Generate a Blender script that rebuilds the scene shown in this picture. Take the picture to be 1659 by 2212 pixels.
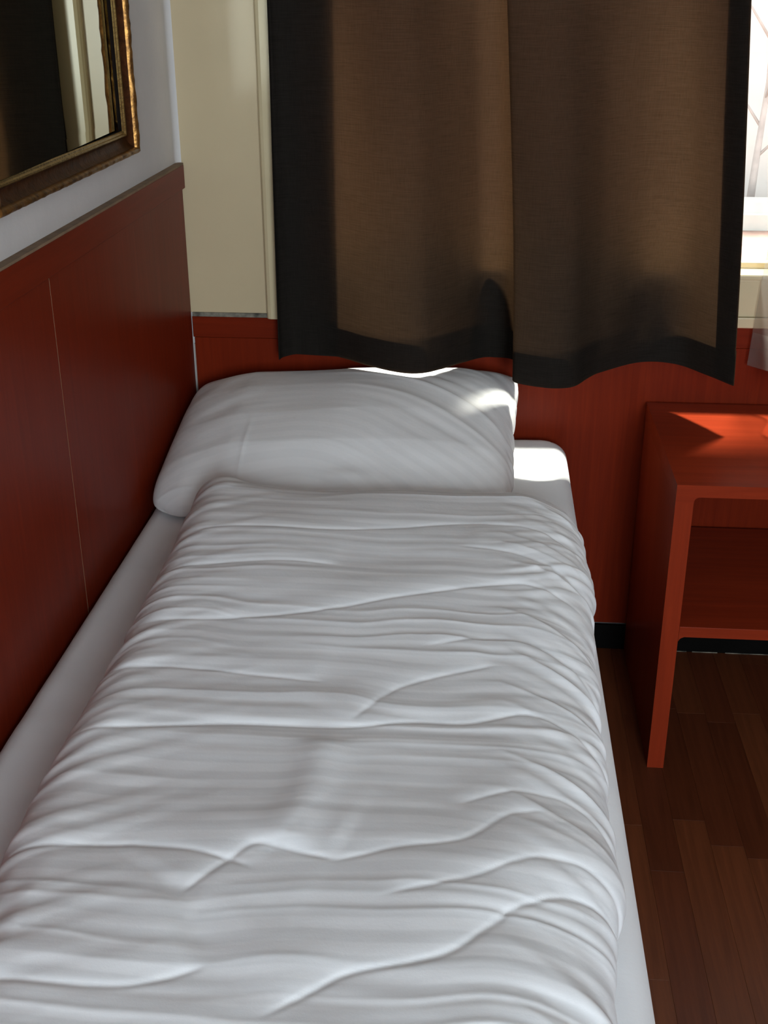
import bpy, bmesh, math, random
import numpy as np
from mathutils import Matrix, Vector

for o in list(bpy.data.objects):
    bpy.data.objects.remove(o, do_unlink=True)
SC = bpy.context.scene
COL = SC.collection
R = math.radians

# ------------------------------------------------------------------ camera
F_PX, PITCH, YAW, ROLL = 2545.46, R(24.124), R(4.821), R(-0.1175)
CAM = Vector((0.69521, -2.73944, 1.6))
fw = Vector((-math.sin(YAW) * math.cos(PITCH), math.cos(YAW) * math.cos(PITCH), -math.sin(PITCH)))
rt = Vector((math.cos(YAW), math.sin(YAW), 0)); up = rt.cross(fw)
rt2 = rt * math.cos(ROLL) + up * math.sin(ROLL)
up2 = -rt * math.sin(ROLL) + up * math.cos(ROLL)
cd = bpy.data.cameras.new('camera'); cam = bpy.data.objects.new('camera', cd); COL.objects.link(cam)
cd.sensor_fit = 'HORIZONTAL'; cd.sensor_width = 36; cd.lens = F_PX / 1659 * 36; cd.clip_start = .02
cam.matrix_world = Matrix(((rt2.x, up2.x, -fw.x, CAM.x), (rt2.y, up2.y, -fw.y, CAM.y), (rt2.z, up2.z, -fw.z, CAM.z), (0, 0, 0, 1)))
SC.camera = cam

# ------------------------------------------------------------------ world, sun, daylight, exposure
W = bpy.data.worlds.new('sky'); SC.world = W; W.use_nodes = True
bg = W.node_tree.nodes['Background']
bg.inputs[0].default_value = (.90, .96, 1, 1); bg.inputs[1].default_value = 2.0
sd = bpy.data.lights.new('sun', 'SUN'); sun = bpy.data.objects.new('sun', sd); COL.objects.link(sun)
sd.energy = 20.0; sd.angle = R(6); sd.color = (1, .95, .86)
sun.rotation_euler = Vector((-.12, -.21, -1)).to_track_quat('-Z', 'Y').to_euler(); sun.location = (4, 4, 6)
# daylight that falls in through the window of the rear wall
ad = bpy.data.lights.new('daylight', 'AREA'); al = bpy.data.objects.new('daylight', ad); COL.objects.link(al)
ad.shape = 'RECTANGLE'; ad.size = .8; ad.size_y = 1.5; ad.energy = 117; ad.color = (.80, .91, 1)
al.location = (1.45, -5.0, 1.62); al.rotation_euler = (R(90), 0, 0)
pd = bpy.data.lights.new('window_portal', 'AREA'); po = bpy.data.objects.new('window_portal', pd); COL.objects.link(po)
pd.shape = 'RECTANGLE'; pd.size = 2.0; pd.size_y = 1.5; pd.cycles.is_portal = True
po.location = (1.3, .14, 1.7); po.rotation_euler = (R(-90), 0, 0)
vs = SC.view_settings
vs.view_transform = 'Standard'; vs.look = 'None'; vs.gamma = 1; vs.use_curve_mapping = False; vs.exposure = 0.0
SC.cycles.max_bounces = 10; SC.cycles.diffuse_bounces = 6; SC.cycles.transparent_max_bounces = 12

# ------------------------------------------------------------------ helpers
def tag(o, label=None, cat=None, group=None, kind=None):
    if label: o['label'] = label
    if cat: o['category'] = cat
    if group: o['group'] = group
    if kind: o['kind'] = kind
    return o

def empty(name, loc=(0, 0, 0)):
    o = bpy.data.objects.new(name, None); COL.objects.link(o); o.location = loc; o.empty_display_size = .1
    return o

def link(name, me, mat, parent=None, smooth=False):
    o = bpy.data.objects.new(name, me); COL.objects.link(o)
    if mat: me.materials.append(mat)
    if smooth:
        me.polygons.foreach_set('use_smooth', [True] * len(me.polygons))
    if parent:
        o.parent = parent
        o.matrix_parent_inverse = Matrix.Translation(parent.location).inverted()
    return o

def bm_obj(name, bm, mat, parent=None, smooth=False):
    bmesh.ops.recalc_face_normals(bm, faces=bm.faces)
    me = bpy.data.meshes.new(name); bm.to_mesh(me); bm.free()
    return link(name, me, mat, parent, smooth)

def add_box(bm, a, b):
    x0, y0, z0 = a; x1, y1, z1 = b
    vs_ = [bm.verts.new(p) for p in ((x0, y0, z0), (x1, y0, z0), (x1, y1, z0), (x0, y1, z0), (x0, y0, z1), (x1, y0, z1), (x1, y1, z1), (x0, y1, z1))]
    fs = [bm.faces.new([vs_[i] for i in f]) for f in ((0, 3, 2, 1), (4, 5, 6, 7), (0, 1, 5, 4), (1, 2, 6, 5), (2, 3, 7, 6), (3, 0, 4, 7))]
    return vs_, fs

def box(name, a, b, mat, parent=None, bev=0, seg=2):
    bm = bmesh.new(); add_box(bm, a, b)
    if bev:
        bmesh.ops.bevel(bm, geom=bm.edges[:], offset=bev, segments=seg, profile=.6, affect='EDGES')
    return bm_obj(name, bm, mat, parent)

def boxes(name, lst, mat, parent=None):
    bm = bmesh.new()
    for a, b in lst: add_box(bm, a, b)
    return bm_obj(name, bm, mat, parent)

def prism(name, pts, axis, lo, hi, mat, parent=None, bev=0):
    """polygon pts in the plane across axis, extruded from lo to hi"""
    bm = bmesh.new()
    def P(p, t):
        return (t, p[0], p[1]) if axis == 0 else ((p[0], t, p[1]) if axis == 1 else (p[0], p[1], t))
    A = [bm.verts.new(P(p, lo)) for p in pts]; B = [bm.verts.new(P(p, hi)) for p in pts]
    fa = bm.faces.new(A); fb = bm.faces.new(B[::-1])
    n = len(pts)
    for i in range(n):
        bm.faces.new((A[i], B[i], B[(i + 1) % n], A[(i + 1) % n]))
    if bev:
        bmesh.ops.bevel(bm, geom=list(fa.edges) + list(fb.edges), offset=bev, segments=2, profile=.6, affect='EDGES')
    return bm_obj(name, bm, mat, parent)

def grid_mesh(name, P, wrap_u=False):
    """P: (nv, nu, 3) array -> mesh"""
    nv, nu = P.shape[:2]
    me = bpy.data.meshes.new(name)
    idx = np.arange(nv * nu).reshape(nv, nu)
    if wrap_u: idx = np.concatenate([idx, idx[:, :1]], 1)
    q = np.stack([idx[:-1, :-1], idx[:-1, 1:], idx[1:, 1:], idx[1:, :-1]], -1).reshape(-1, 4)
    me.vertices.add(nv * nu); me.vertices.foreach_set('co', P.reshape(-1).astype(np.float32))
    me.loops.add(q.size); me.loops.foreach_set('vertex_index', q.reshape(-1).astype(np.int32))
    me.polygons.add(len(q)); me.polygons.foreach_set('loop_start', np.arange(0, q.size, 4, dtype=np.int32))
    me.polygons.foreach_set('loop_total', np.full(len(q), 4, dtype=np.int32))
    me.update(calc_edges=True); me.validate()
    return me

_rng = np.random.default_rng(7)
_G = _rng.uniform(-1, 1, (256, 256))
def vn(x, y):
    """smooth value noise, -1..1"""
    x = np.asarray(x, float); y = np.asarray(y, float)
    xi = np.floor(x).astype(int); yi = np.floor(y).astype(int)
    fx = x - xi; fy = y - yi
    fx = fx * fx * fx * (fx * (fx * 6 - 15) + 10); fy = fy * fy * fy * (fy * (fy * 6 - 15) + 10)
    g = lambda a, b: _G[a & 255, b & 255]
    return (g(xi, yi) * (1 - fx) + g(xi + 1, yi) * fx) * (1 - fy) + (g(xi, yi + 1) * (1 - fx) + g(xi + 1, yi + 1) * fx) * fy
def fbm(x, y, n=3):
    s = 0; a = 1
    for i in range(n):
        s = s + a * vn(x * 2 ** i + 17.3 * i, y * 2 ** i + 5.1 * i); a *= .5
    return s
def sstep(a, b, x):
    t = np.clip((x - a) / (b - a), 0, 1); return t * t * (3 - 2 * t)
def catmull(pts, n):
    """smooth curve through pts, n samples at even arc length"""
    p = np.array(pts, float); p = np.vstack([2 * p[0] - p[1], p, 2 * p[-1] - p[-2]])
    out = []
    for i in range(1, len(p) - 2):
        t = np.linspace(0, 1, 40, endpoint=False)[:, None]
        a, b, c, d = p[i - 1], p[i], p[i + 1], p[i + 2]
        out.append(.5 * (2 * b + (c - a) * t + (2 * a - 5 * b + 4 * c - d) * t ** 2 + (3 * b - a - 3 * c + d) * t ** 3))
    out.append(p[-2][None]); q = np.vstack(out)
    return resample(q, n)
def resample(q, n):
    L = np.r_[0, np.cumsum(np.linalg.norm(np.diff(q, axis=0), axis=1))]
    s = np.linspace(0, L[-1], n)
    return np.stack([np.interp(s, L, q[:, k]) for k in range(q.shape[1])], 1)

# ------------------------------------------------------------------ materials
class NT:
    def __init__(s, name):
        s.m = bpy.data.materials.new(name); s.m.use_nodes = True; s.t = s.m.node_tree
        s.b = s.t.nodes['Principled BSDF']; s.out = s.t.nodes['Material Output']
    def n(s, typ, **kw):
        nd = s.t.nodes.new(typ)
        for k, v in kw.items():
            if isinstance(v, tuple) and k.startswith('in'): pass
            setattr(nd, k, v)
        return nd
    def l(s, a, b): s.t.links.new(a, b)
    def coords(s, scale=(1, 1, 1), kind='Object'):
        c = s.n('ShaderNodeTexCoord'); m = s.n('ShaderNodeMapping'); m.inputs['Scale'].default_value = scale
        s.l(c.outputs[kind], m.inputs[0]); return m.outputs[0]
    def noise(s, vec, scale, detail=4, rough=.55, dist=0):
        n = s.n('ShaderNodeTexNoise'); n.inputs['Scale'].default_value = scale; n.inputs['Detail'].default_value = detail
        n.inputs['Roughness'].default_value = rough; n.inputs['Distortion'].default_value = dist
        if vec: s.l(vec, n.inputs['Vector'])
        return n.outputs[0]
    def ramp(s, fac, stops):
        r = s.n('ShaderNodeValToRGB'); e = r.color_ramp.elements
        while len(e) < len(stops): e.new(.5)
        for k, (p, c) in enumerate(stops):
            e[k].position = p; e[k].color = (*c, 1)
        s.l(fac, r.inputs[0]); return r.outputs[0]
    def bump(s, h, strength, dist, nrm=None):
        b = s.n('ShaderNodeBump'); b.inputs['Strength'].default_value = strength; b.inputs['Distance'].default_value = dist
        s.l(h, b.inputs['Height'])
        if nrm: s.l(nrm, b.inputs['Normal'])
        return b.outputs[0]
    def mix(s, a, b, fac, mode='MIX'):
        m = s.n('ShaderNodeMix'); m.data_type = 'RGBA'; m.blend_type = mode
        for sock, v in ((m.inputs[0], fac), (m.inputs[6], a), (m.inputs[7], b)):
            if isinstance(v, (int, float)): sock.default_value = v
            elif isinstance(v, tuple): sock.default_value = (*v, 1)
            else: s.l(v, sock)
        return m.outputs[2]

def simple(name, col, rough=.6, metal=0, spec=.5, var=.06, scale=8, bump=0, bscale=120):
    t = NT(name); v = t.coords()
    n = t.noise(v, scale, 5)
    c = t.ramp(n, [(.3, tuple(max(0, k * (1 - var)) for k in col)), (.7, tuple(min(1, k * (1 + var)) for k in col))])
    t.l(c, t.b.inputs['Base Color']); t.b.inputs['Roughness'].default_value = rough
    t.b.inputs['Metallic'].default_value = metal; t.b.inputs['Specular IOR Level'].default_value = spec
    if bump:
        t.l(t.bump(t.noise(v, bscale, 3), bump, .002), t.b.inputs['Normal'])
    return t.m

def cherry(name, axis, dark=(.120, .0115, .0032), light=(.180, .0185, .0048), rough=.33):
    """reddish cherry laminate, grain running along axis"""
    t = NT(name); sc = [34, 34, 34]; sc[axis] = 1.6
    v = t.coords(tuple(sc)); g = t.noise(v, 2.2, 6, .6, .4)
    sc2 = [5, 5, 5]; sc2[axis] = .5
    g2 = t.noise(t.coords(tuple(sc2)), 1.0, 3)
    c = t.ramp(g, [(.30, dark), (.55, tuple(.5 * (a + b) for a, b in zip(dark, light))), (.75, light)])
    c = t.mix(c, (.148, .0143, .0038), t.ramp(g2, [(.35, (0, 0, 0)), (.7, (.5, .5, .5))]))
    t.l(c, t.b.inputs['Base Color'])
    r = t.n('ShaderNodeMapRange'); r.inputs['To Min'].default_value = rough - .05; r.inputs['To Max'].default_value = rough + .08
    t.l(g2, r.inputs[0]); t.l(r.outputs[0], t.b.inputs['Roughness'])
    t.b.inputs['Specular IOR Level'].default_value = .07
    t.l(t.bump(g, .08, .001), t.b.inputs['Normal'])
    return t.m

def plank_mat():
    t = NT('floor_laminate'); v = t.coords((30, 1.5, 30)); g = t.noise(v, 2.4, 6, .62, .5)
    oi = t.n('ShaderNodeObjectInfo')
    base = t.ramp(oi.outputs['Random'], [(0, (.088, .022, .008)), (.35, (.105, .027, .010)), (.7, (.122, .034, .012)), (1, (.140, .041, .0145))])
    gr = t.ramp(g, [(.3, (.72, .70, .68)), (.7, (1.12, 1.12, 1.12))])
    t.l(t.mix(base, gr, 1.0, 'MULTIPLY'), t.b.inputs['Base Color'])
    t.b.inputs['Roughness'].default_value = .42; t.b.inputs['Specular IOR Level'].default_value = .25
    t.l(t.bump(g, .1, .001), t.b.inputs['Normal'])
    return t.m

def linen(name, col=(.80, .81, .82), stripe=None, period=.021, amt=.06):
    """white cotton; stripe = socket axis 0/1/2 of the satin stripes, uses the uv map 'cloth' when 'uv'"""
    t = NT(name)
    v = t.coords((1, 1, 1)); weave = t.noise(v, 900, 2)
    mott = t.noise(v, 9, 3)
    c = t.ramp(mott, [(.3, tuple(k * .965 for k in col)), (.7, col)])
    nrm = t.bump(weave, .12, .0006)
    nrm = t.bump(t.noise(v, 55, 4, .6), .10, .004, nrm)
    t.b.inputs['Roughness'].default_value = .85
    if stripe is not None:
        uv = t.n('ShaderNodeUVMap'); uv.uv_map = 'cloth'
        sp = t.n('ShaderNodeSeparateXYZ'); t.l(uv.outputs[0], sp.inputs[0])
        mul = t.n('ShaderNodeMath'); mul.operation = 'MULTIPLY'; mul.inputs[1].default_value = 2 * math.pi / period
        t.l(sp.outputs[1], mul.inputs[0])
        sn = t.n('ShaderNodeMath'); sn.operation = 'SINE'; t.l(mul.outputs[0], sn.inputs[0])
        mr = t.n('ShaderNodeMapRange'); mr.interpolation_type = 'SMOOTHSTEP'
        mr.inputs['From Min'].default_value = -.45; mr.inputs['From Max'].default_value = .45
        t.l(sn.outputs[0], mr.inputs[0])
        c = t.mix(c, tuple(k * (1 - amt * 2) for k in col), mr.outputs[0])
        rr = t.n('ShaderNodeMapRange'); rr.inputs['To Min'].default_value = .5; rr.inputs['To Max'].default_value = .9
        t.l(mr.outputs[0], rr.inputs[0]); t.l(rr.outputs[0], t.b.inputs['Roughness'])
    t.l(c, t.b.inputs['Base Color']); t.l(nrm, t.b.inputs['Normal'])
    t.b.inputs['Specular IOR Level'].default_value = .25
    t.b.inputs['Sheen Weight'].default_value = .08
    return t.m

def curtain_mat(name, dif=(.030, .026, .022), tr=(.058, .0315, .0158), share=.5, clear=0):
    t = NT(name)
    v = t.coords((22, 22, 650)); th = t.noise(v, 1, 3, .6)
    w = t.coords((620, 620, 30)); th2 = t.noise(w, 1, 2, .5)
    m = t.mix(th, th2, .35)
    f = t.ramp(m, [(.36, (.80, .79, .78)), (.64, (1.16, 1.16, 1.16))])
    d = t.n('ShaderNodeBsdfDiffuse'); s = t.n('ShaderNodeBsdfTranslucent'); mx = t.n('ShaderNodeMixShader')
    t.l(t.mix(dif, f, 1.0, 'MULTIPLY'), d.inputs[0]); t.l(t.mix(tr, f, 1.0, 'MULTIPLY'), s.inputs[0])
    nb = t.bump(m, .25, .0008); t.l(nb, d.inputs['Normal'])
    mx.inputs[0].default_value = share
    t.l(d.outputs[0], mx.inputs[1]); t.l(s.outputs[0], mx.inputs[2]); res = mx
    if clear:
        tp = t.n('ShaderNodeBsdfTransparent'); res = t.n('ShaderNodeMixShader'); res.inputs[0].default_value = clear
        t.l(mx.outputs[0], res.inputs[1]); t.l(tp.outputs[0], res.inputs[2])
    t.l(res.outputs[0], t.out.inputs[0])
    t.t.nodes.remove(t.b)
    return t.m

def pane_mat():
    t = NT('window_glass'); tr = t.n('ShaderNodeBsdfTransparent'); gl = t.n('ShaderNodeBsdfGlossy'); mx = t.n('ShaderNodeMixShader')
    fr = t.n('ShaderNodeLayerWeight'); fr.inputs[0].default_value = .5
    pw = t.n('ShaderNodeMath'); pw.operation = 'POWER'; pw.inputs[1].default_value = 5; t.l(fr.outputs['Facing'], pw.inputs[0])
    mr = t.n('ShaderNodeMapRange'); mr.inputs['To Min'].default_value = .03; mr.inputs['To Max'].default_value = .55; t.l(pw.outputs[0], mr.inputs[0])
    n = t.noise(t.coords(), 3, 2)
    tr.inputs[0].default_value = (.95, .97, .96, 1); gl.inputs['Roughness'].default_value = .01
    t.l(t.ramp(n, [(0, (.9, .9, .9)), (1, (1, 1, 1))]), gl.inputs[0])
    t.l(mr.outputs[0], mx.inputs[0]); t.l(tr.outputs[0], mx.inputs[1]); t.l(gl.outputs[0], mx.inputs[2])
    t.l(mx.outputs[0], t.out.inputs[0]); t.t.nodes.remove(t.b)
    return t.m

def gilt(name, hi, lo, rough=.34):
    t = NT(name); v = t.coords()
    n = t.noise(v, 60, 5, .7)
    c = t.ramp(n, [(.30, lo), (.62, hi)])
    t.l(c, t.b.inputs['Base Color']); t.b.inputs['Metallic'].default_value = .85; t.b.inputs['Roughness'].default_value = rough
    t.l(t.bump(t.noise(v, 140, 4), .35, .002), t.b.inputs['Normal'])
    return t.m

M = {}
M['cherry_v'] = cherry('cherry_laminate_upright', 2)
M['cherry_y'] = cherry('cherry_laminate_long', 1)
M['cherry_x'] = cherry('cherry_laminate_cross', 0)
M['table'] = cherry('table_laminate', 0, (.21, .024, .008), (.30, .036, .011), .30)
M['table_v'] = cherry('table_laminate_upright', 2, (.21, .024, .008), (.30, .036, .011), .30)
M['plaster'] = simple('white_plaster', (.60, .585, .57), .75, var=.03, bump=.25, bscale=60)
M['cream'] = simple('cream_gloss_paint', (.54, .437, .272), .28, var=.03, scale=5, bump=.04, bscale=40)
M['cream_frame'] = simple('cream_frame_paint', (.60, .50, .31), .22, var=.03)
M['ceiling'] = simple('ceiling_white', (.55, .54, .52), .85, var=.02)
M['black'] = simple('black_baseboard', (.004, .0035, .003), .7, spec=.05, var=.2)
M['dust'] = simple('dusty_edge', (.20, .13, .075), .8, var=.25, scale=30)
M['grime'] = simple('grimy_gap_filler', (.16, .145, .11), .8, var=.75, scale=40)
M['sealant'] = simple('white_sealant', (.40, .34, .29), .6)
M['plank'] = plank_mat()
M['slab'] = simple('floor_base', (.115, .033, .012), .4, var=.25, scale=3)
M['sheet'] = linen('white_sheet')
M['duvet'] = linen('striped_satin_duvet', stripe='uv', period=.034, amt=.055)
M['pillow'] = linen('striped_satin_pillow', (.79, .79, .785), stripe='uv', period=.034, amt=.03)
M['curtain'] = curtain_mat('brown_curtain_weave')
M['curtain2'] = curtain_mat('pale_voile_weave', (.30, .27, .25), (.55, .52, .49), .6, .6)
M['glass'] = pane_mat()
M['gold'] = gilt('aged_gold', (.30, .15, .038), (.07, .028, .009))
M['gold_dark'] = gilt('dark_bronze_gold', (.11, .04, .012), (.035, .012, .005), .45)
M['gold_bright'] = gilt('bright_gold', (.42, .30, .11), (.25, .165, .05), .25)
M['bedframe'] = simple('dark_bed_base', (.03, .02, .016), .6, var=.2)
M['steel'] = simple('grey_bed_leg', (.3, .3, .3), .35, metal=.9)
M['rod'] = simple('curtain_rail_white', (.7, .69, .66), .4)
M['paving'] = simple('red_paving', (.30, .19, .16), .9, var=.3, scale=3)
M['kerb'] = simple('white_kerb', (.75, .75, .70), .8)
M['render_wall'] = simple('pale_outside_wall', (.86, .82, .78), .9, var=.08, scale=1.5)
M['bark'] = simple('grey_bark', (.60, .56, .54), .9, var=.15)
t = NT('mirror_silver'); t.l(t.ramp(t.noise(t.coords(), 2, 2), [(0, (.62, .60, .46)), (1, (.66, .64, .49))]), t.b.inputs['Base Color'])
t.b.inputs['Metallic'].default_value = 1; t.b.inputs['Roughness'].default_value = .012; M['mirror'] = t.m

# ================================================================== THE SETTING
RX, RY, RZ = 2.75, -4.85, 2.5          # room: x 0..RX, y RY..0, z 0..RZ
floor = box('floor', (-.3, RY - .2, -.12), (RX + .2, .10, -.003), M['slab']); tag(floor, kind='structure')
# strips of the laminate floor that can be told apart beside the bed
rnd = random.Random(3)
PW = .066; variants = {}
for k in range(19):
    x0 = .80 + k * PW; y = -.012 - rnd.uniform(0, .35)
    cuts = [-.008]
    while y > -2.35:
        cuts.append(y); y -= rnd.choice((.42, .48, .55))
    cuts.append(-2.35)
    for a, b in zip(cuts[:-1], cuts[1:]):
        L = round(a - b, 3)
        if L < .02: continue
        if L not in variants:
            bm = bmesh.new(); add_box(bm, (.0001, -L + .0002, -.008), (PW - .0001, 0, 0))
            bmesh.ops.bevel(bm, geom=[e for e in bm.edges if all(v.co.z > -.001 for v in e.verts)], offset=.0003, segments=1, affect='EDGES')
            bmesh.ops.recalc_face_normals(bm, faces=bm.faces)
            me = bpy.data.meshes.new('plank'); bm.to_mesh(me); bm.free(); me.materials.append(M['plank']); variants[L] = me
        p = bpy.data.objects.new('plank', variants[L]); COL.objects.link(p); p.location = (x0, a, 0); p.parent = floor

ceiling = box('ceiling', (-.3, RY - .2, RZ), (RX + .2, .10, RZ + .12), M['ceiling']); tag(ceiling, kind='structure')
# ---- left wall: plaster, cherry panels to 1.23 m with a lip on top
wl = box('wall_left', (-.3, RY, -.003), (-.012, .012, RZ), M['plaster']); tag(wl, kind='structure')
ys = [-.004, -.905, -2.105, -3.305, -4.84]
for a, b in zip(ys[:-1], ys[1:]):
    box('panel', (-.012, b + .0012, .002), (0, a - .0012, 1.171), M['cherry_v'], wl, .0008, 1)
box('panel_joint', (-.0115, -.9064, .55), (.0002, -.9056, 1.171), M['dust'], wl)
box('top_trim', (-.012, RY, 1.172), (.0055, -.001, 1.224), M['cherry_y'], wl, .001, 1)
box('dusty_top_edge', (-.012, RY, 1.2242), (.0048, -.001, 1.2285), M['dust'], wl)
# plaster rounds into the corner above the panels
bm = bmesh.new(); n = 8; rr = .02
pts = [(-.012, .006 - rr)] + [(-.012 + rr - rr * math.cos(i / n * math.pi / 2), .006 - rr + rr * math.sin(i / n * math.pi / 2)) for i in range(1, n + 1)] + [(-.012, .006)]
A = [bm.verts.new((p[0], p[1], 1.2286)) for p in pts]; B = [bm.verts.new((p[0], p[1], RZ)) for p in pts]
for i in range(len(pts) - 1): bm.faces.new((A[i], A[i + 1], B[i + 1], B[i]))
cv = bm_obj('plaster_cove', bm, M['plaster'], wl, True)

# ---- window wall
OX0, OX1, OZ0, OZ1 = .30, 2.32, .985, 2.44
ww = boxes('wall_window', [((-.3, .012, -.003), (RX + .2, .10, .872)), ((-.3, .012, .872), (OX0 - .03, .10, RZ)), ((OX1 + .03, .012, .872), (RX + .2, .10, RZ)),
                           ((OX0 - .03, .012, OZ1 + .03), (OX1 + .03, .10, RZ)), ((OX0 - .03, .03, .872), (OX1 + .03, .10, OZ0 - .03))], M['plaster'])
tag(ww, kind='structure')
box('panel', (.0034, 0, .072), (1.95, .012, .8185), M['cherry_v'], ww, .0008, 1)
box('panel', (1.952, 0, .072), (RX, .012, .8185), M['cherry_v'], ww, .0008, 1)
box('top_trim', (.0008, -.002, .8195), (RX, .012, .870), M['cherry_x'], ww, .001, 1)
box('gap_filler', (.002, -.001, .8702), (.30, .012, .8800), M['grime'], ww)
box('cream_board', (-.012, .004, .8795), (.19, .012, RZ), M['cream'], ww)
box('sealant_bead', (.0016, -.0012, .55), (.0034, .004, .802), M['sealant'], ww)
bb = box('baseboard_window', (.004, -.011, 0), (RX, 0, .070), M['black'], None, .002); tag(bb, kind='structure')
boxes('sealant_line', [((xa, -.0118, 0), (xb, -.011, .0022)) for xa, xb in ((1.15, 1.175), (1.20, 1.26), (1.275, 1.34), (1.36, 1.48), (1.52, 1.66))], M['grime'], bb)
# ---- window frame and pane
w1 = empty('window_1', (1.3, 0, .87)); tag(w1, kind='structure')
prism('frame_post', [(.186, .010), (.186, -.012), (.190, -.019), (.197, -.022), (.298, -.022), (.302, -.018), (.302, .07), (.186, .07)], 2, .8725, RZ, M['cream_frame'], w1, 0)
prism('frame_post', [(2.30, -.022), (2.44, -.022), (2.44, .07), (2.30, .07)], 2, .8725, RZ, M['cream_frame'], w1, 0)
box('bottom_rail', (.302, -.016, .898), (2.30, .07, .984), M['cream_frame'], w1, .003)
box('lower_bead', (.302, -.021, .8725), (2.30, .03, .8975), M['cream_frame'], w1, .003)
box('window_ledge', (.302, -.0255, .9845), (2.30, .05, .998), M['cream_frame'], w1, .004)
box('top_rail', (.302, -.016, 2.41), (2.30, .07, RZ), M['cream_frame'], w1, .003)
box('sash_rail', (.302, .04, .9965), (2.30, .07, 1.012), M['cream_frame'], w1, .002)
box('pane', (.302, .053, 1.0125), (2.30, .057, 2.4095), M['glass'], w1)

# ---- the rest of the room, behind the camera
wr = box('wall_right', (RX, RY, -.003), (RX + .2, .012, RZ), M['plaster']); tag(wr, kind='structure')
for k in range(4): box('panel', (RX - .012, RY + .002 + k * 1.21, .002), (RX, min(-.02, RY + 1.21 + k * 1.21), 1.171), M['cherry_v'], wr, .0008, 1)
box('top_trim', (RX - .0175, RY, 1.172), (RX, -.02, 1.2285), M['cherry_y'], wr, .001, 1)
bx0, bx1, bz0, bz1 = 1.0, 1.9, .85, 2.39
wb = boxes('wall_rear', [((-.3, RY - .2, -.003), (bx0, RY, RZ)), ((bx1, RY - .2, -.003), (RX + .2, RY, RZ)), ((bx0, RY - .2, -.003), (bx1, RY, bz0)), ((bx0, RY - .2, bz1), (bx1, RY, RZ))], M['plaster'])
tag(wb, kind='structure')
for pa, pb in ((.02, bx0 - .03), (bx1 + .03, RX - .02)): box('panel', (pa, RY, .002), (pb, RY + .012, 1.2285), M['cherry_v'], wb, .0008, 1)
box('panel', (bx0 - .028, RY, .002), (bx1 + .028, RY + .012, bz0 - .01), M['cherry_v'], wb, .0008, 1)
w2 = empty('window_2', (1.45, RY, .85)); tag(w2, kind='structure')
for a, b in (((bx0, RY - .12, bz0), (bx0 + .05, RY - .06, bz1)), ((bx1 - .05, RY - .12, bz0), (bx1, RY - .06, bz1)), ((bx0 + .05, RY - .12, bz0), (bx1 - .05, RY - .06, bz0 + .05)), ((bx0 + .05, RY - .12, bz1 - .05), (bx1 - .05, RY - .06, bz1))):
    box('frame_bar', a, b, M['cream_frame'], w2, .003)

# ================================================================== OUTSIDE THE WINDOW
g = box('ground', (-6, .11, -.25), (14, 16, -.15), M['paving']); tag(g, kind='structure')
kb = boxes('garden_kerb', [((-4, 6.7, -.15), (12, 6.95, -.03)), ((-4, 6.78, -.03), (12, 7.05, .05))], M['kerb'])
tag(kb, 'white stone kerb along the paving outside the window', 'kerb')
gw = empty('garden_wall', (3, 7.6, -.15)); tag(gw, 'pale rendered wall seen through the bright window gap', 'wall')
for k in range(6): box('wall_panel', (-4 + k * 2.7, 7.5, -.15), (-4 + k * 2.7 + 2.69, 7.7, 4.2), M['render_wall'], gw, .01)
box('coping', (-4.05, 7.45, 4.2), (12.3, 7.75, 4.28), M['kerb'], gw)
tr = empty('young_tree', (2.83, 7.2, -.15)); tag(tr, 'thin bare young tree against the pale wall outside', 'tree')
def tube(bm, pts, rad, seg=8):
    pts = [Vector(p) for p in pts]; rings = []
    for i, p in enumerate(pts):
        d = (pts[min(i + 1, len(pts) - 1)] - pts[max(i - 1, 0)]).normalized()
        a = d.orthogonal().normalized(); b = d.cross(a)
        r_ = rad[i] if isinstance(rad, (list, tuple)) else rad
        rings.append([bm.verts.new(p + a * r_ * math.cos(k / seg * 2 * math.pi) + b * r_ * math.sin(k / seg * 2 * math.pi)) for k in range(seg)])
    for u, v in zip(rings[:-1], rings[1:]):
        for k in range(seg): bm.faces.new((u[k], u[(k + 1) % seg], v[(k + 1) % seg], v[k]))
    bm.faces.new(rings[0][::-1]); bm.faces.new(rings[-1])
bm = bmesh.new(); tube(bm, [(2.83, 7.2, -.15), (2.84, 7.2, .3), (2.86, 7.18, .9), (2.84, 7.2, 1.6), (2.9, 7.2, 2.4)], [.035, .028, .02, .014, .006]); bm_obj('trunk', bm, M['bark'], tr, True)
for k in range(5):
    z0 = .35 + k * .21; an = k * 2.4; L = .55 - k * .03
    bm = bmesh.new(); tube(bm, [(2.85, 7.19, z0), (2.85 + L * .5 * math.cos(an), 7.19 + .2 * math.sin(an), z0 + .28), (2.85 + L * math.cos(an), 7.19 + .25 * math.sin(an), z0 + .7)], [.012, .008, .003], 6)
    bm_obj('branch', bm, M['bark'], tr, True)

# ================================================================== BED
bed = empty('bed', (.455, -1.02, 0)); tag(bed, 'low dark bed base under the white mattress', 'bed')
box('bed_base', (.012, -2.02, .12), (.895, -.02, .33), M['bedframe'], bed, .01)
for x in (.10, .80):
    for y in (-.16, -1.88):
        bm = bmesh.new(); tube(bm, [(x, y, 0), (x, y, .12)], [.022, .03], 14); bm_obj('leg', bm, M['steel'], bed, True)

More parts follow.
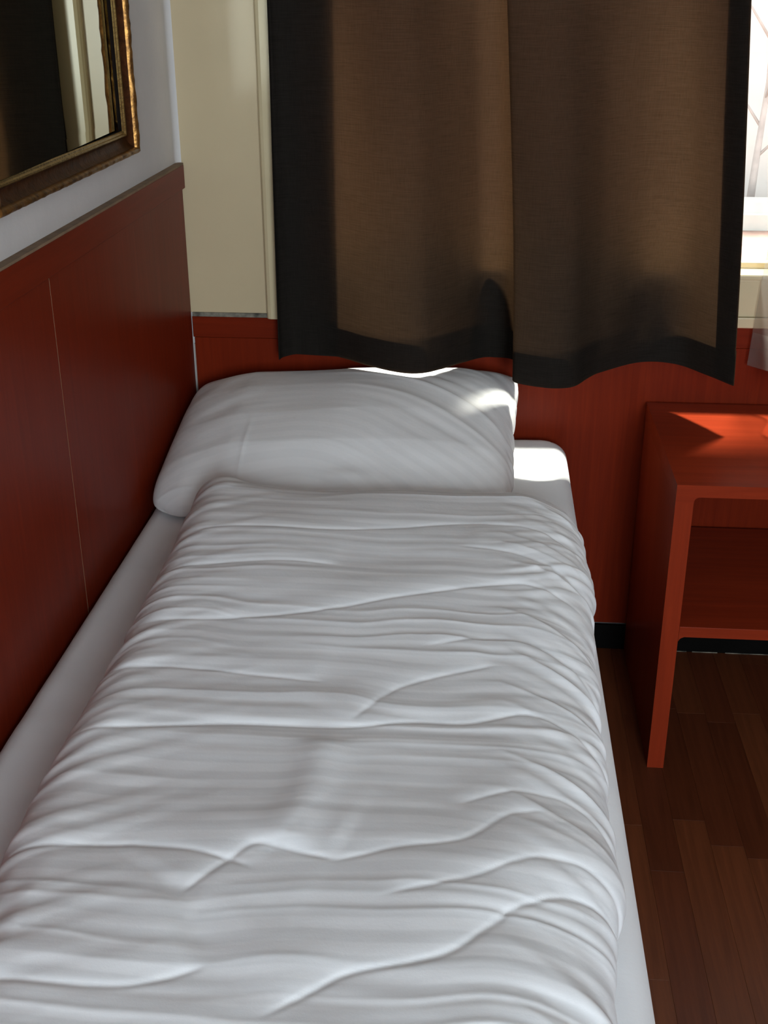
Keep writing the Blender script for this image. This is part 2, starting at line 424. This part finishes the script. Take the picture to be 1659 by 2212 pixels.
# ---- mattress in a tight fitted sheet
def rounded_slab(x0, x1, y0, y1, z0, zt, re, rc, nx=120, ny=240):
    """top and sides of a soft block as one grid: returns (ny,nx,3)"""
    def prof(a, b, n):
        s = np.linspace(-1, 1, n); return s
    n_side = 14
    def line(lo, hi, n):
        # goes up the side, round the edge, along the top, down again -> (pos, drop)
        th = np.linspace(0, math.pi / 2, 12)
        p = [(lo, -(zt - z0))] + [(lo + re - re * math.cos(a), -re + re * math.sin(a)) for a in th]
        q = [(hi - re + re * math.sin(a), -re + re * math.cos(a)) for a in th] + [(hi, -(zt - z0))]
        mid = [(lo + re + (hi - lo - 2 * re) * k / n, 0) for k in range(1, n)]
        return np.array(p + mid + q)
    X = line(x0, x1, nx); Y = line(y0, y1, ny)
    px = np.tile(X[None, :, 0], (len(Y), 1)); py = np.tile(Y[:, None, 0], (1, len(X)))
    dz = -np.minimum(np.sqrt(X[None, :, 1] ** 2 + Y[:, None, 1] ** 2), zt - z0)
    # rounded plan corners
    for cx, sx in ((x0 + rc, -1), (x1 - rc, 1)):
        for cy, sy in ((y0 + rc, -1), (y1 - rc, 1)):
            ax = (px - cx) * sx; ay = (py - cy) * sy
            m = (ax > 0) & (ay > 0)
            d = np.sqrt(ax ** 2 + ay ** 2); mx_ = np.maximum(ax, ay)
            f = np.where(m & (d > 1e-6), mx_ / np.maximum(d, 1e-6), 1)
            px = np.where(m, cx + sx * ax * f, px); py = np.where(m, cy + sy * ay * f, py)
    return np.stack([px, py, zt + dz], -1)
P = rounded_slab(.008, .911, -2.015, -.012, .332, .592, .038, .07)
xx, yy = P[..., 0], P[..., 1]
wr_ = .0012 * (1 - np.abs(vn(xx * 4 + 3, yy * 16 + 1.5 * vn(xx * 3, yy * 4)))) ** 3 * (vn(xx * 3, yy * 3 + 9) + .6)
P[..., 2] += np.where(P[..., 2] > .5, wr_ + .002 * vn(xx * 3, yy * 2.5), 0)
mat_o = empty('mattress', (.46, -1.0, .33)); tag(mat_o, 'mattress in a smooth white fitted sheet on the low bed base', 'mattress')
box('mattress_core', (.03, -1.99, .334), (.89, -.035, .575), M['sheet'], mat_o, .03)
link('fitted_sheet', grid_mesh('fitted_sheet', P), M['sheet'], mat_o, True)

def add_uv(me, U):
    uv = me.uv_layers.new(name='cloth')
    vi = np.empty(len(me.loops), np.int32); me.loops.foreach_get('vertex_index', vi)
    uv.data.foreach_set('uv', U.reshape(-1, 2)[vi].reshape(-1).astype(np.float32))

def normals(P):
    du = np.gradient(P, axis=1); dv = np.gradient(P, axis=0)
    n = np.cross(du, dv); n /= np.maximum(np.linalg.norm(n, axis=-1, keepdims=True), 1e-9)
    return n
def poly_dist(X, Y, pts):
    """signed distance to a polyline running in +x (positive towards the head of the bed), and a fade at its ends"""
    p = catmull(pts, 60); best = np.full(X.shape, 1e9); sgn = np.ones(X.shape); tt = np.zeros(X.shape)
    for i in range(len(p) - 1):
        a, b = p[i], p[i + 1]; d = b - a; L2 = d @ d
        t_ = np.clip(((X - a[0]) * d[0] + (Y - a[1]) * d[1]) / L2, 0, 1)
        ex = X - a[0] - t_ * d[0]; ey = Y - a[1] - t_ * d[1]; D = np.hypot(ex, ey)
        m = D < best; best = np.where(m, D, best)
        sgn = np.where(m, np.sign(d[0] * ey - d[1] * ex), sgn); tt = np.where(m, (i + t_) / (len(p) - 1), tt)
    return best * sgn, sstep(0, .12, tt) * sstep(1, .88, tt)

# ---- duvet
NU, NV = 330, 620
yv = np.concatenate([np.linspace(-.582, -.75, 90, endpoint=False), np.linspace(-.75, -2.03, NV - 90)])
zb = .5965
prof_y = np.array([-.55, -.75, -1.0, -1.3, -1.6, -1.82, -2.05])[::-1]
xl_y = np.array([.150, .150, .150, .152, .155, .155, .155])[::-1]
xr_y = np.array([.872, .897, .893, .881, .866, .846, .835])[::-1]
zt_y = np.array([.728, .722, .708, .703, .704, .706, .706])[::-1]
P = np.zeros((NV, NU, 3)); S = np.zeros((NV, NU))
for j, y in enumerate(yv):
    xl = np.interp(y, prof_y, xl_y); xr = np.interp(y, prof_y, xr_y); zt = np.interp(y, prof_y, zt_y)
    d = -.576 - y
    e = 1.0 if d > .12 else math.sqrt(max(0, 1 - (1 - d / .12) ** 2)) * .86 + .14 * d / .12
    hl = (zt - zb) * (0.28 + .72 * e); ins = .035 * (1 - e)
    xl += ins * .35; xr -= ins * 1.6
    th = np.linspace(0, 1, 60)[:, None]
    def arc(cx, cz, rx, rz, a0, a1):
        a = R(a0) + (R(a1) - R(a0)) * th; return np.hstack([cx + rx * np.cos(a), cz + rz * np.sin(a)])
    zt_ = zb + hl; rl = min(.055, hl * .5); rxr = .13; rzr = hl * .60
    q = np.vstack([[[xl + .05, zb]], arc(xl + rl * .9, zb + rl, rl * .9, rl, 250, 180), arc(xl + .075, zb + rl, .075, hl - rl, 180, 90),
                   arc(xr - rxr, zt_ - rzr, rxr, rzr, 90, 0), arc(xr - .045, zb + (hl - rzr), .045, hl - rzr, 0, -85), [[xr - .09, zb]]])
    r_ = resample(q, NU)
    P[j, :, 0] = r_[:, 0]; P[j, :, 1] = y; P[j, :, 2] = r_[:, 1]
    L = np.r_[0, np.cumsum(np.hypot(*np.diff(r_, axis=0).T))]
    S[j] = L - np.interp(.5, r_[np.argmax(r_[:, 0] > .49) - 5:, 0][:60], L[np.argmax(r_[:, 0] > .49) - 5:][:60]) + .5
Y = P[..., 1].copy(); X = S            # flat cloth coordinates: X runs over the sides as well
D = np.zeros((NV, NU))
D += .008 * fbm(X * 2.6 + 4, Y * 2.2 + 1, 2)                                  # loose filling
warp = .05 * vn(X * 3.1 + 2, Y * 2.3) + .018 * vn(X * 8, Y * 6 + 7)
def ridges(freq, ox, wx, sharp):
    r_ = 1 - np.abs(vn(X * wx + ox, (Y + warp) * freq + ox * 3)); return r_ ** sharp
msk = .45 + .55 * sstep(-.5, .5, vn(X * 3.3 + 31, Y * 5 + 3))
right = sstep(.50, .74, X); left = sstep(.36, .20, X)
D += .0026 * (ridges(13, 5.2, 1.5, 2.2) - .5) * (.6 + .4 * msk)
D += .0028 * (ridges(26, 1.7, 2.0, 2.0) - .5) * msk * (.55 + .75 * right)
D += .0013 * vn(X * 2.2 + 60, (Y + warp) * 66) * msk * (.5 + .9 * right)
D += .0010 * vn(X * 14 + 9, Y * 44 + 20) * (.5 + .5 * left)
# pulls that fan out of the left edge and slant down the right flank
sl = Y + .55 * np.maximum(0, .40 - X) ** 1.0
D += .0036 * vn(X * 4 + 12, (sl + .5 * warp) * 44) * np.exp(-np.maximum(0, X - .13) / .10)
sr = Y + .62 * np.maximum(0, X - .74) + .3 * warp
D += .0042 * (1 - np.abs(vn(X * 2.0 + 44, sr * 24))) ** 2.0 * sstep(.68, .82, X)
D += .0020 * vn(X * 3 + 71, sr * 52) * sstep(.70, .84, X)
creases = [  # (points in x,y ; height of the lip ; width ; side)
    ([(.15, -1.180), (.324, -1.165), (.465, -1.136), (.585, -1.081), (.688, -1.045), (.793, -1.03), (.90, -1.09)], .0065, .035),
    ([(.15, -1.480), (.307, -1.449), (.379, -1.437), (.535, -1.433), (.627, -1.414), (.695, -1.411), (.788, -1.388), (.90, -1.47), (.96, -1.56)], .0085, .035),
    ([(.15, -1.715), (.202, -1.703), (.341, -1.696), (.425, -1.711), (.47, -1.73)], .0075, .04),
    ([(.54, -1.715), (.622, -1.685), (.695, -1.667), (.748, -1.614), (.80, -1.60)], .0060, .035),
    ([(.535, -1.43), (.562, -1.386), (.596, -1.337), (.66, -1.296), (.74, -1.262)], .0055, .035),
    ([(.50, -1.935), (.555, -1.894), (.589, -1.871), (.653, -1.856), (.689, -1.838), (.726, -1.80), (.761, -1.764), (.83, -1.735), (.92, -1.76)], .0110, .06),
    ([(.20, -1.90), (.335, -1.905), (.394, -1.895), (.45, -1.865)], .0085, .06),
    ([(.39, -1.775), (.435, -1.712), (.462, -1.686), (.52, -1.70), (.56, -1.71)], .0070, .035),
    ([(.68, -1.60), (.76, -1.565), (.83, -1.575), (.93, -1.66)], .0050, .03),
    ([(.16, -1.315), (.28, -1.305), (.40, -1.318), (.50, -1.33)], .0045, .03),
    ([(.16, -1.015), (.26, -1.002), (.38, -.985), (.48, -.99)], .0045, .03),
    ([(.16, -.885), (.28, -.870), (.42, -.868), (.56, -.842), (.70, -.815), (.84, -.85), (.93, -.95)], .0045, .03),
    ([(.66, -.905), (.76, -.925), (.86, -.985), (.96, -1.10)], .0055, .035),
    ([(.62, -1.225), (.74, -1.195), (.84, -1.24), (.95, -1.37)], .0050, .03),
    ([(.60, -1.77), (.70, -1.735), (.78, -1.69), (.86, -1.70), (.95, -1.78)], .0060, .035)]
for pts, h, w in creases:
    h *= .62
    s, fade = poly_dist(X, Y, pts)
    k = np.abs(s) / w
    D += fade * np.where(s > 0, h * k * np.exp(1 - k), .25 * h * k * np.exp(1 - k)) - fade * h * .30 * np.exp(-(s / .0035) ** 2)   # the fold swells towards the head and pinches at its foot
s, fade = poly_dist(X, Y, [(.515, -1.46), (.505, -1.60), (.488, -1.70)])
D += fade * .008 * np.exp(-(s / .03) ** 2)
# the left head corner stands up a little, the middle of the head edge sags
D += .012 * np.exp(-((X - .19) / .05) ** 2 - ((Y + .62) / .05) ** 2) - .010 * np.exp(-((X - .40) / .12) ** 2 - ((Y + .62) / .09) ** 2)
N = normals(P)
if N[NV // 2, NU // 2, 2] < 0: N = -N
under = sstep(zb + .002, zb + .02, P[..., 2])
P += N * (D * under)[..., None]
P[..., 2] = np.maximum(P[..., 2], zb)
P[..., 0] = np.clip(P[..., 0], .06, .99)
me = grid_mesh('duvet', P); add_uv(me, np.stack([X, Y + .6 * warp], -1))
bm = bmesh.new(); bm.from_mesh(me)
be = [e for e in bm.edges if e.is_boundary]; bmesh.ops.holes_fill(bm, edges=be); bmesh.ops.recalc_face_normals(bm, faces=bm.faces)
bm.to_mesh(me); bm.free()
dv = link('duvet', me, M['duvet'], None, True)
tag(dv, 'rumpled white satin-striped duvet lying along the bed', 'duvet')

# ---- pillow, propped against the window wall
n1, n2 = 260, 200
a_ = np.sin(np.linspace(-1, 1, n1) * math.pi / 2); b_ = np.sin(np.linspace(-1, 1, n2) * math.pi / 2)
s_, t_ = np.meshgrid(a_, b_)                     # s across the bed, t: -1 front (camera) .. 1 wall
x0, x1 = .012, .792
def pill(side):
    xs = .5 * (x0 + x1) + .5 * (x1 - x0) * s_ * (1 - .030 * (1 - t_ ** 2) * (s_ > 0)) - .012 * (1 - t_) * .5 * (s_ > 0) * s_
    yc = -.3075 + .2665 * t_ - .030 * sstep(-.62, -.85, s_) * sstep(.2, -1, t_)
    # round off the corners of the plan; the one at the wall on the right stays pointed
    rc = .10 * np.where((s_ > 0) & (t_ > 0), .12, np.where((s_ < 0) & (t_ < 0), .75, .5))
    k = (np.abs(s_) ** 5) * (np.abs(t_) ** 5)
    xs = xs - np.sign(s_) * rc * k * .6; yc = yc - np.sign(t_) * rc * k * .6
    v = (t_ + 1) / 2
    top = np.interp(v, [0, .08, .25, .45, .7, .9, 1], [.665, .695, .733, .760, .780, .789, .785])
    seam = np.interp(v, [0, .3, .8, 1], [.625, .64, .70, .742])
    lx = (s_ + 1) / 2
    top = top + np.interp(lx, [0, .08, .2, .5, .8, .95, 1], [-.034, -.024, -.010, .002, .003, .010, .012])
    seam = seam + np.interp(lx, [0, .5, 1], [-.02, 0, .005])
    E = ((1 - np.abs(s_) ** 5) * (1 - np.abs(t_) ** 4.5)) ** .46
    if side > 0: z = seam + (top - seam) * E
    else: z = seam + (.5955 - seam) * np.minimum(1, E * 1.25)
    return np.stack([xs, yc, z], -1)
Pt = pill(1); Pb = pill(-1)
x, y = Pt[..., 0], Pt[..., 1]
Dp = .007 * fbm(x * 4 + 2, y * 4 + 8, 2)
# pulls that run from the right wall corner across the pillow
dx, dy = x - .86, y - .02
rad = np.hypot(dx, dy); ang = np.arctan2(-dy, -dx)
w_ = .04 * vn(x * 5, y * 5 + 2)
arcc = y + .35 * np.maximum(0, x - .30) ** 1.6 * 1.6 - .05 * np.sin(x * 5)
Dp += .0050 * (1 - np.abs(vn(x * 1.6 + 5, (arcc + w_ * .4) * 15))) ** 2 * sstep(.25, .60, x)
Dp += .0024 * vn(x * 2 + 25, (arcc + w_ * .4) * 34) * sstep(.35, .65, x)
Dp += .0030 * vn(x * 7 + 40, (y - .5 * x + w_) * 14) * sstep(.35, .1, x)
Dp -= .014 * np.exp(-((x - .375) / .035) ** 2 - ((y + .555) / .022) ** 2)
Dp += .008 * np.exp(-((x - .43) / .05) ** 2 - ((y + .53) / .016) ** 2)
Dp += .0018 * np.exp(-((x - .205) / .004) ** 2) * sstep(-.30, -.40, y)         # ironed crease
Dp += .004 * np.exp(-np.abs(y + .545) / .006) * sstep(.16, .06, x)             # front seam fold at the left
edge = ((1 - np.abs(s_) ** 8) * (1 - np.abs(t_) ** 8))
Pt[..., 2] += Dp * edge
fl = .004 * vn(y * 60, x * 60) * np.exp(-((s_ - 1) / .03) ** 2)                # frayed flange of the case
Pt[..., 0] += fl; Pb[..., 0] += fl
Pt[..., 2] = np.maximum(Pt[..., 2], .5965); Pb[..., 2] = np.maximum(Pb[..., 2], .5955)
Pt[..., 0] = np.maximum(Pt[..., 0], .004); Pb[..., 0] = np.maximum(Pb[..., 0], .004)
me = grid_mesh('pillow', Pt); add_uv(me, np.stack([x, arcc + w_ * .5], -1))
mb = grid_mesh('pillow_b', Pb); add_uv(mb, np.stack([x, arcc], -1))
bm = bmesh.new(); bm.from_mesh(me); bm.from_mesh(mb); bmesh.ops.remove_doubles(bm, verts=bm.verts[:], dist=.0004)
bmesh.ops.recalc_face_normals(bm, faces=bm.faces); bm.to_mesh(me); bm.free(); bpy.data.meshes.remove(mb)
pl = link('pillow', me, M['pillow'], None, True)
tag(pl, 'plump white pillow propped against the wall under the curtain', 'pillow')

# ================================================================== CURTAINS
def bulge(x, z):
    'where the cloth is pushed back against the window ledge'
    return .022 * np.exp(-((z - 1.0) / .13) ** 2 - ((x - 1.10) / .07) ** 2) + .008 * np.exp(-((z - 1.0) / .13) ** 2 - ((x - .715) / .05) ** 2)
def curtain(name, hem, topp, z0, z1, mat, label, hem_h=.078, nv=110, nu=260, sway=0, side_hem=None):
    root = empty(name, (float(np.mean([p[0] for p in hem])), float(np.mean([p[1] for p in hem])), z0))
    tag(root, label, 'curtain')
    a = catmull(hem, nu); b = catmull(topp, nu)
    def surf(u0, u1, lo, hi, off, m=nv, k=nu):
        us = np.linspace(u0, u1, k); vs_ = np.linspace(lo, hi, m)
        Q = np.zeros((m, k, 3))
        ia = np.stack([np.interp(us, np.linspace(0, 1, nu), a[:, c]) for c in (0, 1)], 1)
        ib = np.stack([np.interp(us, np.linspace(0, 1, nu), b[:, c]) for c in (0, 1)], 1)
        for j, z in enumerate(vs_):
            w = sstep(0, 1, (z - z0) / (z1 - z0)) * .55 + .45 * (z - z0) / (z1 - z0)
            p = ia * (1 - w) + ib * w
            p = p.copy(); p[:, 1] += .006 * vn(us * 9 + 3, z * 2.2 + us * 0) * (1 - w)
            p[:, 0] += .004 * vn(us * 7 + 13, z * 1.7)
            p[:, 1] += bulge(p[:, 0], z); p[:, 1] = np.minimum(p[:, 1], -.0275)
            if off:
                tg = np.gradient(p, axis=0); nn = np.stack([-tg[:, 1], tg[:, 0]], 1); nn /= np.maximum(np.linalg.norm(nn, axis=1, keepdims=True), 1e-9)
                p = p + nn * off
            Q[j, :, :2] = p; Q[j, :, 2] = z + (.004 * vn(us * 5 + 1, 0 * us) - .002 * np.exp(-((p[:, 0] - .53) / .075) ** 2) if lo == z0 else 0) * (1 - (z - z0) / (z1 - z0)) ** 4
        return grid_mesh(name, Q)
    link('cloth', surf(0, 1, z0, z1, 0), mat, root, True)
    link('bottom_hem', surf(0, 1, z0, z0 + hem_h, .0022, 12), mat, root, True)
    for (u0, u1) in (side_hem or []):
        link('side_hem', surf(u0, u1, z0 + .001, z1, .0035, nv, 30), mat, root, True)
    # heading tape with hooks at the rail
    link('heading_tape', surf(0, 1, z1 - .07, z1, .003, 6), M['rod'], root, True)
    return root
ZH = .796; ZT = 2.36
def wave(x0, x1, n, y0, amp, ph=0):
    t = np.linspace(0, 1, n); return [(x0 + (x1 - x0) * k, y0 + amp * math.sin(k * n * math.pi / 2 * .98 + ph)) for k in t]
hemL = [(.372, -.056), (.275, -.040), (.232, -.036), (.224, -.060), (.2255, -.088), (.232, -.062), (.262, -.040), (.325, -.050), (.385, -.085), (.444, -.138), (.49, -.172), (.532, -.186), (.57, -.176), (.604, -.142), (.66, -.078), (.70, -.040), (.735, -.037), (.765, -.046), (.782, -.080), (.788, -.135)]
topL = [(.375, -.082), (.275, -.070), (.236, -.068), (.226, -.078), (.226, -.092), (.232, -.080), (.262, -.075), (.32, -.085), (.375, -.10), (.42, -.118), (.465, -.125), (.50, -.125), (.53, -.115), (.56, -.10), (.60, -.085), (.63, -.072), (.66, -.066), (.69, -.072), (.702, -.090), (.706, -.115)]
curtain('curtain', hemL, topL, ZH, ZT, M['curtain'], 'dark brown curtain directly above the pillow, left of the overlap')
hemR = [(.770, -.205), (.7715, -.214), (.776, -.224), (.793, -.235), (.830, -.250), (.862, -.255), (.90, -.240), (.935, -.190), (.972, -.142), (1.02, -.098), (1.083, -.058), (1.13, -.055), (1.166, -.080), (1.205, -.140), (1.235, -.190), (1.252, -.216)]
topR = [(.678, -.148), (.679, -.152), (.684, -.158), (.70, -.164), (.735, -.17), (.775, -.17), (.815, -.160), (.85, -.142), (.89, -.125), (.935, -.11), (.985, -.10), (1.03, -.10), (1.065, -.112), (1.10, -.135), (1.13, -.155), (1.150, -.165)]
curtain('curtain', hemR, topR, ZH, ZT, M['curtain'], 'dark brown curtain overlapping in front, hanging towards the red table', side_hem=[(.90, .995)])
hemT = [(1.318, -.030), (1.345, -.062), (1.372, -.10), (1.352, -.165), (1.345, -.20), (1.38, -.235), (1.47, -.20), (1.56, -.08), (1.66, -.06), (1.76, -.19), (1.86, -.21), (1.96, -.08), (2.08, -.06), (2.2, -.18), (2.3, -.20)]
topT = [(1.40, -.080), (1.42, -.095), (1.44, -.11), (1.42, -.135), (1.415, -.15), (1.44, -.165), (1.51, -.15), (1.58, -.10), (1.67, -.09), (1.76, -.15), (1.85, -.16), (1.95, -.10), (2.06, -.09), (2.17, -.15), (2.26, -.16)]
curtain('curtain', hemT, topT, .790, ZT, M['curtain2'], 'pale sunlit voile curtain at the right edge beyond the window gap')
rail = empty('curtain_rail', (1.26, -.12, 2.36)); tag(rail, 'white curtain rail along the top of the window', 'rail')
box('track', (.16, -.14, 2.362), (2.40, -.10, 2.385), M['rod'], rail, .003)
for xb in (.25, 1.28, 2.3): box('bracket', (xb - .012, -.10, 2.366), (xb + .012, -.0165, 2.381), M['rod'], rail, .002)

# ================================================================== RED SIDE TABLE
tb = empty('side_table', (1.45, -.265, 0)); tag(tb, 'red cherry laminate open side table beside the bed', 'table')
TX0, TX1, TY0, TY1, TZ = 1.0975, 1.86, -.525, -.013, .685
th = .036
def fillet(cx, cz, sx, sz, r=.012, n=6):
    """points of a concave fillet from the upright to the horizontal, corner at (cx,cz)"""
    ox, oz = cx + sx * r, cz + sz * r
    return [(ox - sx * r * math.cos(i / n * math.pi / 2), oz - sz * r * math.sin(i / n * math.pi / 2)) for i in range(n + 1)]
zi = TZ - .026
top_pts = [(TX0, TZ), (TX0, zi - .014), (TX0 + th, zi - .014)] + fillet(TX0 + th, zi, 1, -1)[1:] + list(reversed(fillet(TX1 - th, zi, -1, -1)))[:-1] + [(TX1 - th, zi - .014), (TX1, zi - .014), (TX1, TZ)]
prism('table_top', top_pts, 1, TY0, TY1, M['table'], tb)
box('side_panel', (TX0, TY0, 0), (TX0 + th, TY1, zi - .014), M['table_v'], tb)
box('side_panel', (TX1 - th, TY0, 0), (TX1, TY1, zi - .014), M['table_v'], tb)
s0, s1 = .337, .3615
shelf_pts = [(TX0 + th + .0005, s1), (TX0 + th + .0005, s0 - .012)] + fillet(TX0 + th, s0, 1, -1)[1:] + list(reversed(fillet(TX1 - th, s0, -1, -1)))[:-1] + [(TX1 - th - .0005, s0 - .012), (TX1 - th - .0005, s1)]
prism('shelf', shelf_pts, 1, TY0, TY1, M['table'], tb, .0012)

# ================================================================== GILT MIRROR
mr = empty('wall_mirror', (0, -.78, 1.304)); tag(mr, 'wall mirror in an ornate aged gold frame above the bed', 'mirror')
MY0, MY1, MZ0, MZ1 = -1.140, -.425, 1.304, 2.20
def frame_strip(name, prof, mat, noise_amp=0):
    """prof: list of (inset from outer edge, x from the wall); mitred ring round the mirror"""
    for side in range(4):
        bm = bmesh.new(); rows = []; n = 90 if noise_amp else 1
        for k in range(n + 1):
            row = []
            for i, (ins, xx_) in enumerate(prof):
                a0, a1, b0, b1 = MY0 + ins, MY1 - ins, MZ0 + ins, MZ1 - ins
                c = [((a0, b0), (a1, b0)), ((a1, b0), (a1, b1)), ((a1, b1), (a0, b1)), ((a0, b1), (a0, b0))][side]
                f = k / n; yy_ = c[0][0] + (c[1][0] - c[0][0]) * f; zz_ = c[0][1] + (c[1][1] - c[0][1]) * f
                dd = noise_amp * float(vn(np.array(f * 70 + side * 9), np.array(i * .9))) if 0 < i < len(prof) - 1 and 0 < k < n else 0
                row.append(bm.verts.new((xx_ + dd, yy_, zz_)))
            rows.append(row)
        for r0, r1 in zip(rows[:-1], rows[1:]):
            for i in range(len(prof) - 1): bm.faces.new((r0[i], r0[i + 1], r1[i + 1], r1[i]))
        o = bm_obj(name, bm, mat, mr, False)
        o.data.polygons.foreach_set('use_smooth', [len(prof) > 4] * len(o.data.polygons))
bead = [(.0, -.0115), (.0, .022), (.0010, .027), (.004, .031), (.008, .031), (.011, .027), (.012, .022)]
frame_strip('outer_moulding', bead, M['gold'], .0016)
scoop = [(.012, .022), (.016, .0165), (.022, .013), (.029, .012), (.033, .013), (.035, .0155)]
frame_strip('frame_hollow', scoop, M['gold_dark'], .0004)
fil = [(.035, .0155), (.0362, .0165), (.0385, .0165), (.0395, .0140), (.0405, .0130), (.0425, .0130), (.0440, .0115), (.0450, .0100)]
frame_strip('inner_fillet', fil, M['gold_bright'])
gi = .0448; bw = .020
a0, a1, b0, b1 = MY0 + gi, MY1 - gi, MZ0 + gi, MZ1 - gi
def gx(y_): return .0088 - .0180 * (y_ - .5 * (a0 + a1))       # the pane sits a touch askew in its rebate
inn = [(a0 + bw, b0 + bw), (a1 - bw, b0 + bw), (a1 - bw, b1 - bw), (a0 + bw, b1 - bw)]; outr = [(a0, b0), (a1, b0), (a1, b1), (a0, b1)]
bm = bmesh.new(); bm.faces.new([bm.verts.new((gx(p[0]), *p)) for p in inn]); bm_obj('mirror_glass', bm, M['mirror'], mr)
for k in range(4):
    bm = bmesh.new(); j = (k + 1) % 4
    bm.faces.new([bm.verts.new((gx(inn[k][0]), *inn[k])), bm.verts.new((gx(inn[j][0]), *inn[j])), bm.verts.new((gx(outr[j][0]) - .00016, *outr[j])), bm.verts.new((gx(outr[k][0]) - .00016, *outr[k]))])
    bm_obj('bevel', bm, M['mirror'], mr)
box('backing', (-.0118, MY0 + .004, MZ0 + .004), (.0002, MY1 - .004, MZ1 - .004), M['bedframe'], mr)
